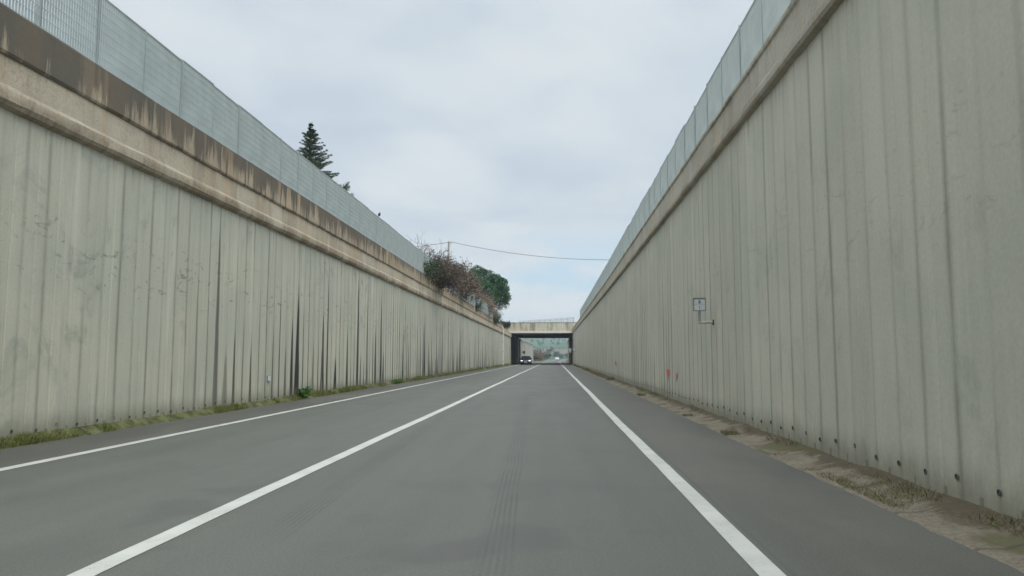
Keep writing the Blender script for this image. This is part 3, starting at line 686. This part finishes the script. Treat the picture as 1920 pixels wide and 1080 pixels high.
# fir above the left fence
def fir(loc, ht, label):
    rr = random.Random(12); t = empty('fir_tree', loc, label, 'tree'); tr = MB(); nd = MB()
    tr.path([Vector((.05 * math.sin(i), 0, ht * i / 12)) for i in range(13)], lambda s: .16 * (1 - s) + .012, 8); tr.build('trunk', M_bark, t, smooth=True)
    br = MB()
    def spray(p, q, wd):                                   # a needled shoot: three crossed tapering ribbons of ragged edge
        d = (q - p); L = d.length
        if L < .02: return
        d /= L; a = d.orthogonal().normalized()
        for k in range(2):
            s_ = Matrix.Rotation(math.pi / 2 * k + .4, 3, d) @ a
            m_ = max(3, int(L / .055))
            for i in range(m_):
                c = p + d * L * (i + .2) / m_; e = c + d * .075
                for sg in (-1, 1):
                    nd.face([c - d * .012, c + d * .03, e + s_ * sg * wd * (1 - .45 * i / m_)])
    z = ht * .30
    while z < ht - .12:
        f = (ht - z) / ht; L0 = (.03 + 4.4 * f ** 1.05) * (1 if f > .06 else .8)
        nb_ = rr.randint(6, 10)
        ph = rr.uniform(0, 6.28)
        for k in range(nb_):
            a = ph + 6.283 * k / nb_ + rr.gauss(0, .2)
            L = L0 * rr.choice([.45, .75, .9, 1, 1.1, 1.2]) * rr.uniform(.8, 1.05)
            d = Vector((math.cos(a), math.sin(a), rr.uniform(-.12, .10) + .35 * (1 - f) ** 3)).normalized()
            p = Vector((0, 0, z + rr.uniform(-.08, .08))); m_ = max(3, int(L / .16)); pts = [p]
            for i in range(m_):
                d = (d + Vector((rr.gauss(0, .05), rr.gauss(0, .05), .035 + rr.gauss(0, .03)))).normalized(); pts.append(pts[-1] + d * L / m_)
            br.path(pts, lambda s: .022 * (1 - s) * (L / 3 + .2) + .004, 4)
            for i in range(1, m_ + 1):
                if i / m_ < .22 and L > 1: continue
                side = d.cross(Vector((0, 0, 1))).normalized(); tl = min(.62, .30 * L * (1.12 - i / m_)) + .10
                for sg in (-1, 1):
                    if rr.random() < .2: continue
                    e = pts[i] + (side * sg * .8 + d * .75 + Vector((0, 0, rr.uniform(-.12, .22)))).normalized() * tl * rr.uniform(.6, 1.15)
                    spray(pts[i], e, .045 + .05 * min(1, f * 3))
                    if tl > .35:
                        mpt = pts[i].lerp(e, .5); spray(mpt, mpt + (d + Vector((0, 0, rr.uniform(-.1, .2)))).normalized() * tl * .5, .04 + .045 * min(1, f * 3))
            for i in range(m_): spray(pts[i], pts[i + 1], .05 + .05 * min(1, f * 3))
            spray(pts[-1], pts[-1] + d * (.05 + .2 * min(.5, f)), .05)
        z += .21 * (1 if f > .25 else .75) * rr.uniform(.85, 1.2)
    spray(Vector((0, 0, ht - .6)), Vector((.01, 0, ht + .12)), .05); spray(Vector((0, 0, ht - .1)), Vector((.09, .03, ht + .16)), .03)
    br.build('branches', M_bark, t); nd.build('crown', M_fir, t)
    return t
fir((-13.7, 40.5, 5.6), 8.75, 'dark green fir whose pointed top rises above the left fence')

# umbrella pine by the bridge
def umbrella_pine(loc, label):
    rr = random.Random(5); t = empty('stone_pine', loc, label, 'tree'); tr = MB(); cr = MB()
    pts = [Vector((.25 * math.sin(i * .8), .1 * i / 6, i * .72)) for i in range(6)]
    tr.path(pts, lambda s: .34 - .10 * s, 10); fork = pts[-1]
    cen = []
    for k in range(64):                                    # boughs end in clumps spread through a broad dome
        a = rr.uniform(0, 6.283); e = math.asin(rr.uniform(-.35, 1.0)); q = rr.uniform(.62, 1.0)
        c = Vector((math.cos(a) * math.cos(e) * 4.6 * q, math.sin(a) * math.cos(e) * 4.4 * q, 5.0 + math.sin(e) * 4.4 * q))
        cen.append((c, rr.uniform(.8, 1.35)))
        m1 = fork.lerp(c, .5) + Vector((rr.gauss(0, .3), rr.gauss(0, .3), rr.gauss(-.2, .2)))
        tr.tube(fork, m1, .12, .07, 5); tr.tube(m1, c, .07, .02, 4)
    for c, s in cen:
        for i in range(430):
            v = Vector((rr.gauss(0, 1), rr.gauss(0, 1), rr.gauss(0, 1))).normalized() * s * rr.uniform(.55, 1.05); v.z *= .72
            p = c + v; o = (v.normalized() + Vector((rr.gauss(0, .35), rr.gauss(0, .35), .5 + rr.gauss(0, .3)))).normalized()
            b = o.orthogonal().normalized(); b = Matrix.Rotation(rr.uniform(0, 6.28), 3, o) @ b
            L = rr.uniform(.16, .32)
            cr.face([p, p + o * L * .5 + b * .075, p + o * L, p + o * L * .5 - b * .075])
    tr.build('trunk', M_bark, t, smooth=True); cr.build('crown', M_pine, t); return t
umbrella_pine((-11.9, 119, 5.9), 'rounded dark green pine beyond the brown shrubs beside the bridge')

def shrub(name, loc, sx, sy, h, nst, depth, twig, leafm, nleaf, ls, label, seed, hang=0.0, cat='shrub', L=None, r=.018):
    rr = random.Random(seed); t = empty(name, loc, label, cat, None); st = MB(); lf = MB(); tips = []
    for i in range(nst):
        p = Vector((rr.uniform(-sx, sx), rr.uniform(-sy, sy), rr.uniform(-.1, .1)))
        d = Vector((rr.gauss(0, .35) + hang * rr.random(), rr.gauss(0, .3), 1)).normalized()
        grow(st, p, d, (L or h * .42) * rr.uniform(.7, 1.15), r, depth, rr, .3, 3, .6, .12 - hang * .15 * rr.random(), tips, 4, .0035 if nleaf else .008)
    st.build('branches', twig, t)
    if nleaf:
        for i in range(nleaf):
            leaf(lf, rr.choice(tips) + Vector((rr.gauss(0, .13), rr.gauss(0, .13), rr.gauss(0, .13))), ls * rr.uniform(.6, 1.3), rr)
        lf.build('foliage', leafm, t)
    return t
shrub('thorn_shrub', (-7.35, 45.6, 5.6), .35, 2.2, 2.2, 20, 4, M_twig, M_dead, 9000, .10, 'dark reddish brown thorny shrub spilling over the left parapet at the fence break', 31, .5, L=.78, r=.02)
shrub('hanging_bramble', (-7.15, 46.2, 5.75), .08, 1.7, .8, 12, 3, M_twig, M_dead, 2600, .09, 'brown bramble hanging down the parapet below the thorny shrub', 32, 1.6, L=.5, r=.012)
shrub('ivy', (-7.2, 42.2, 5.7), .05, .6, 1.0, 8, 2, M_twig, M_ivy, 1500, .09, 'dark green ivy on the mesh fence left of the thorny shrub', 33, .15, L=.55, r=.01)
shrub('brown_thicket', (-7.7, 57, 5.7), .5, 4.6, 2.7, 30, 4, M_twig, M_dead2, 13000, .12, 'tall red brown thicket in front of the fence, below the utility pole', 34, .30, L=.98, r=.022)
shrub('brown_thicket', (-8.8, 67, 5.7), 1.0, 5.0, 2.6, 30, 4, M_twig, M_dead2, 13000, .12, 'wide red brown thicket standing behind the middle fence panels', 35, .05, L=1.28, r=.022)
shrub('tan_thicket', (-8.2, 79, 5.7), .7, 6.0, 2.1, 30, 4, M_palebark, M_tan, 10000, .13, 'tan dry thicket in front of the lower left side of the pine', 36, .2, L=1.02, r=.02)
shrub('tan_thicket', (-8.5, 92, 5.7), .8, 5.0, 1.6, 22, 4, M_palebark, M_tan, 6500, .13, 'lower tan thicket nearest the bridge on the left wall', 37, .15, L=.82, r=.02)
shrub('ivy', (-7.2, 90.5, 5.3), .08, 2.2, .8, 12, 2, M_twig, M_ivy, 1800, .12, 'dark green creeper spilling over the left wall top near the bridge', 38, .5, L=.5, r=.012)
shrub('ivy', (-7.2, 69.0, 5.6), .05, 1.2, .5, 7, 2, M_twig, M_ivy, 700, .10, 'small green creeper on the parapet below the middle fence panels', 39, .7, L=.35, r=.01)
shrub('bare_tree', (-10.5, 54, 5.7), .4, 3.2, 4.2, 17, 4, M_twig, None, 0, .1, 'bare grey tree with upright twigs just above the left fence end', 41, 0, 'tree', L=1.5, r=.04)
shrub('bare_tree', (-9.6, 55, 5.7), .3, 2.6, 3.8, 13, 4, M_twig, None, 0, .1, 'bare grey tree between the thorny shrub and the utility pole', 42, 0, 'tree', L=1.3, r=.042)
shrub('bare_tree', (-10.0, 68, 5.7), .3, 1.0, 4.2, 5, 4, M_palebark, None, 0, .1, 'pale dead tree right of the utility pole above the brown thicket', 43, 0, 'tree', L=1.35, r=.06)
shrub('roadside_bush', (-8.4, 124, 6.1), .6, 2.5, 1.0, 16, 3, M_twig, M_ivy, 2600, .16, 'dark green bush at the left end of the bridge top', 44, .1, L=.45, r=.015)
shrub('roadside_bush', (-5.8, 252, -.1), 1.5, 4.0, 3.2, 26, 4, M_twig, M_tan, 7000, .22, 'brown bush beside the road past the underpass, left', 45, .0, L=1.3, r=.03)
shrub('roadside_bush', (6.2, 236, -.1), .9, 5.0, 3.0, 18, 4, M_twig, M_tan, 5000, .22, 'brown bush beside the road past the underpass, right', 46, .0, L=1.15, r=.03)

# ------------------------------------------------------------------ utility poles and wire
def upole(x, y, z0, ztop, label, r0=.16, group='concrete utility poles'):
    t = empty('utility_pole', (x, y, z0), label, 'pole', group); h = ztop - z0
    mb = MB(); mb.tube((0, 0, 0), (0, 0, h), r0, r0 * .72, 12, True); mb.build('shaft', M_conc, t, smooth=False)
    mb = MB(); mb.tube((.1, -.1, h - .95), (.42, -.1, h - .22), .035, n=6); mb.tube((.05, -.1, h - .28), (.5, -.1, h - .28), .03, n=6); mb.build('bracket_arm', M_grey, t)
    mb = MB(); mb.tube((.42, -.1, h - .24), (.42, -.1, h - .08), .045, .03, 8, True); mb.build('insulator', M_white, t)
    return t
PX, PY, PT = -15.05, 105.0, 17.75
upole(PX, PY, 5.6, PT, 'tall concrete utility pole above the brown thicket on the left')
upole(31.0, PY, 5.6, PT, 'concrete utility pole hidden behind the right wall at the wire end')
def wire(p, q, sag, label, r=.028):
    mb = MB(); mb.path([p.lerp(q, i / 40) - Vector((0, 0, 4 * sag * (i / 40) * (1 - i / 40))) for i in range(41)], r, 5)
    return tag(mb.build('overhead_cable', M_black), label, 'cable', 'overhead cables')
a = Vector((PX + .42, PY - .1, PT - .1))
wire(a, Vector((31.4, PY - .1, PT - .1)), 2.75, 'long sagging black cable crossing the sky from the pole to the right wall')
wire(Vector((-40, PY - .1, PT - .1)), a, 1.0, 'short black cable running left from the pole behind the bare trees')
upole(-40.4, PY, 5.6, PT, 'concrete utility pole hidden behind the left fence at the wire end')
upole(-6.6 , 300, -.1, 5.7, 'slim pale pole beside the road past the underpass', .14)

# small bird on the fence top
BD = empty('bird', (-7.37, 30.74, 7.105), 'small dark bird perched on top of the left fence', 'bird')
mb = MB(); prof = [(-.13, .13, .006), (-.07, .10, .022), (0, .09, .05), (.05, .12, .055), (.085, .165, .038), (.11, .19, .036), (.135, .19, .02), (.16, .185, .004)]
for (y0, z0, r0), (y1, z1, r1) in zip(prof, prof[1:]): mb.tube((0, y0, z0), (0, y1, z1), r0, r1, 10)
mb.tube((.015, .0, .06), (.015, .0, 0), .005, n=5); mb.tube((-.015, .0, .06), (-.015, .0, 0), .005, n=5)
mb.build('body', M_black, BD, smooth=True)

# ------------------------------------------------------------------ cars
M_glass = plain('car_glass', (.03, .04, .05), .08, 0, .05, 2, .6)
M_lampw = plain('headlamp_glow', (1.0, .98, .92), .3, 0, 0.0, 2, .5, 2.6)
M_lampo = plain('headlamp_clear', (.7, .72, .74), .2, 0, .05, 2, .6)
M_tail = plain('tail_lamp_red', (.40, .02, .02), .3, 0, .05, 2, .5)
M_rim = plain('alloy_rim', (.5, .5, .52), .35, .8, .05)
def car(name, loc, rz, paint, label, lit):
    t = empty(name, loc, label, 'car', None, rz); W = .90
    sec = [(-2.10, .32, .60, .62), (-2.02, .24, .72, .80), (-1.7, .20, .84, .88), (-1.0, .19, .96, .90), (-.2, .19, .98, .905), (.8, .19, 1.0, .905), (1.6, .20, 1.02, .89), (2.0, .26, .98, .82), (2.10, .36, .86, .68)]
    mb = MB(); rings = []
    for y, zb, zt, hw in sec:
        zm = (zb + zt) / 2; r = [(hw * .86, zb), (hw, zb + .10), (hw, zm + .05), (hw * .97, zt - .06), (hw * .86, zt), (0, zt + .025)]
        rings.append([(x, y, z) for x, z in r] + [(-x, y, z) for x, z in reversed(r[:-1])] + [(r[0][0], y, zb)])
    mb.grid(rings); mb.face(rings[0][:-1]); mb.face(rings[-1][:-1][::-1])
    body = mb.build('body', paint, t, smooth=True)
    # cabin
    cab = [(-.98, .955, .98, .80), (-.30, 1.0, 1.40, .70), (.15, 1.0, 1.475, .66), (.9, 1.0, 1.46, .65), (1.45, 1.0, 1.36, .64), (1.95, .98, 1.02, .74)]
    mb = MB(); rings = []
    for y, zb, zt, hw in cab:
        b = .84; rings.append([(b, y, zb), (hw + (b - hw) * .45, y, zb + (zt - zb) * .6), (hw, y, zt - .03), (hw * .75, y, zt), (-hw * .75, y, zt), (-hw, y, zt - .03), (-(hw + (b - hw) * .45), y, zb + (zt - zb) * .6), (-b, y, zb)])
    mb.grid(rings); mb.build('cabin', paint, t, smooth=True)
    def quad(nm, pts, m, par=t):
        q = MB(); q.face(pts); n_ = (Vector(pts[1]) - Vector(pts[0])).cross(Vector(pts[2]) - Vector(pts[0])).normalized()
        q.face([Vector(p) - n_ * .012 for p in reversed(pts)])
        for i in range(4):
            a_, b_ = Vector(pts[i]), Vector(pts[(i + 1) % 4]); q.face([a_, a_ - n_ * .012, b_ - n_ * .012, b_])
        return q.build(nm, m, par)
    quad('windscreen', [(-.70, -1.0, 1.0), (.70, -1.0, 1.0), (.60, -.34, 1.40), (-.60, -.34, 1.40)], M_glass)
    quad('rear_window', [(.62, 1.93, 1.08), (-.62, 1.93, 1.08), (-.54, 1.52, 1.36), (.54, 1.52, 1.36)], M_glass)
    for s_ in (-1, 1):
        pts = [(s_ * .865, -.55, 1.04), (s_ * .865, 1.35, 1.04), (s_ * .70, 1.15, 1.38), (s_ * .72, -.18, 1.38)]
        quad('side_window', pts if s_ > 0 else pts[::-1], M_glass)
        hl = MB(); hl.box(s_ * .66 - .14, -2.055, .62, s_ * .66 + .14, -1.90, .72); hl.build('headlight', M_lampw if lit else M_lampo, t)
        tl = MB(); tl.box(s_ * .66 - .13, 1.96, .74, s_ * .66 + .13, 2.07, .92); tl.build('tail_light', M_tail, t)
        mr = MB(); mr.box(s_ * .98 - .09, -.72, .98, s_ * .98 + .09, -.58, 1.12); mr.tube((s_ * .86, -.63, 1.0), (s_ * .95, -.65, 1.02), .025, n=6); mr.build('mirror', paint, t)
        for y in (-1.32, 1.30):
            wh = MB(); n = 20; x0, x1 = s_ * .70, s_ * .91
            wh.tube((x0, y, .32), (x1, y, .32), .32, n=n, caps=True); wo = wh.build('wheel', M_black, t)
            rm = MB(); rm.tube((x1, y, .32), (s_ * .918, y, .32), .20, n=n, caps=True); rm.build('rim', M_rim, wo)
    g_ = MB(); g_.box(-.42, -2.115, .42, .42, -2.0, .60); g_.box(-.70, -2.06, .26, .70, -1.98, .38); g_.build('grille', M_black, t)
    p_ = MB(); p_.box(-.26, -2.135, .38, .26, -2.118, .49); p_.build('number_plate', M_white, t)
    p_ = MB(); p_.box(-.26, 2.105, .60, .26, 2.125, .71); p_.build('number_plate', M_white, t)
    bp = MB(); bp.box(-.72, 1.99, .26, .72, 2.09, .40); bp.build('rear_bumper', M_black, t)
    return t
M_blue = plain('dark_blue_grey_paint', (.045, .055, .075), .25, .3, .05, 2, .6); M_wpaint = plain('white_car_paint', (.80, .80, .79), .3, 0, .03, 2, .6)
car('dark_car', (-4.93, 129.5, 0), 0, M_blue, 'dark blue grey car with lit headlights coming out of the underpass', True)
car('white_car', (1.05, 336, 0), math.pi, M_wpaint, 'small white car far ahead on the road beyond the underpass', False)

# ------------------------------------------------------------------ far fields: houses and woods
M_roof = plain('tile_roof', (.24, .12, .08), .85, 0, .2, 2); M_plaster = plain('white_plaster', (.72, .70, .66), .85, 0, .06, 1)
def house(x, y, wx, wy, h, label, rz=0):
    z = height(x, y) - 1.0; t = empty('farmhouse', (x, y, z), label, 'house', 'far farmhouses on the hillside', rz)
    mb = MB(); mb.box(-wx / 2, -wy / 2, 0, wx / 2, wy / 2, h); mb.build('wall', M_plaster, t)
    mb = MB(); a = wx / 2 + .4; b = wy / 2 + .4; q = [(-a, -b, h), (a, -b, h), (a, b, h), (-a, b, h), (-a, 0, h + wy * .3), (a, 0, h + wy * .3)]
    for f in ((0, 1, 5, 4), (2, 3, 4, 5), (0, 4, 3), (1, 2, 5)): mb.face([q[i] for i in f])
    mb.build('roof', M_roof, t)
    for i in range(3):
        mb = MB(); x0 = -wx * .32 + i * wx * .32; mb.box(x0 - .6, -wy / 2 - .06, h * .5, x0 + .6, -wy / 2 + .02, h * .5 + 1.5); mb.build('window', M_glass, t)
    return t
house(30, 1900, 15, 9, 5, 'long white farmhouse on the hillside seen at the right of the underpass opening')
house(14, 2050, 11, 9, 5, 'small white farmhouse above and left of the long one')
rr = random.Random(77); mb = MB()
for i in range(420):
    y = rr.uniform(430, 2400); x = rr.uniform(-.075, .045) * y + rr.gauss(0, 6)
    if fb(x * .012, y * .004, 3) < -.05: continue
    z = height(x, y); s = rr.uniform(2.2, 4.2)
    for k in range(34):
        v = Vector((rr.gauss(0, 1), rr.gauss(0, 1), rr.gauss(0, 1))).normalized() * s * rr.uniform(.15, 1)
        leaf(mb, Vector((x, y, z + s * .8)) + v, s * .6, rr)
tag(mb.build('far_woods', leaf_mat('far_tree_leaves', (.025, .045, .022), (.04, .065, .03), (.07, .06, .045), .02)), kind='stuff', label='scattered dark trees over the far hillside', cat='woods')

# ------------------------------------------------------------------ haze: the air of the damp valley
mb = MB(); mb.box(-4600, -400, -4, 4600, 6700, 100)
hz = bpy.data.materials.new('haze'); hz.use_nodes = True; hn = hz.node_tree; hn.nodes.clear()
out = hn.nodes.new('ShaderNodeOutputMaterial'); pv_ = hn.nodes.new('ShaderNodeVolumePrincipled')
pv_.inputs['Color'].default_value = (.74, .87, .97, 1); pv_.inputs['Density'].default_value = .00036; pv_.inputs['Anisotropy'].default_value = .2
hn.links.new(pv_.outputs[0], out.inputs['Volume'])
tag(mb.build('haze', hz), kind='stuff', label='pale blue haze', cat='haze')
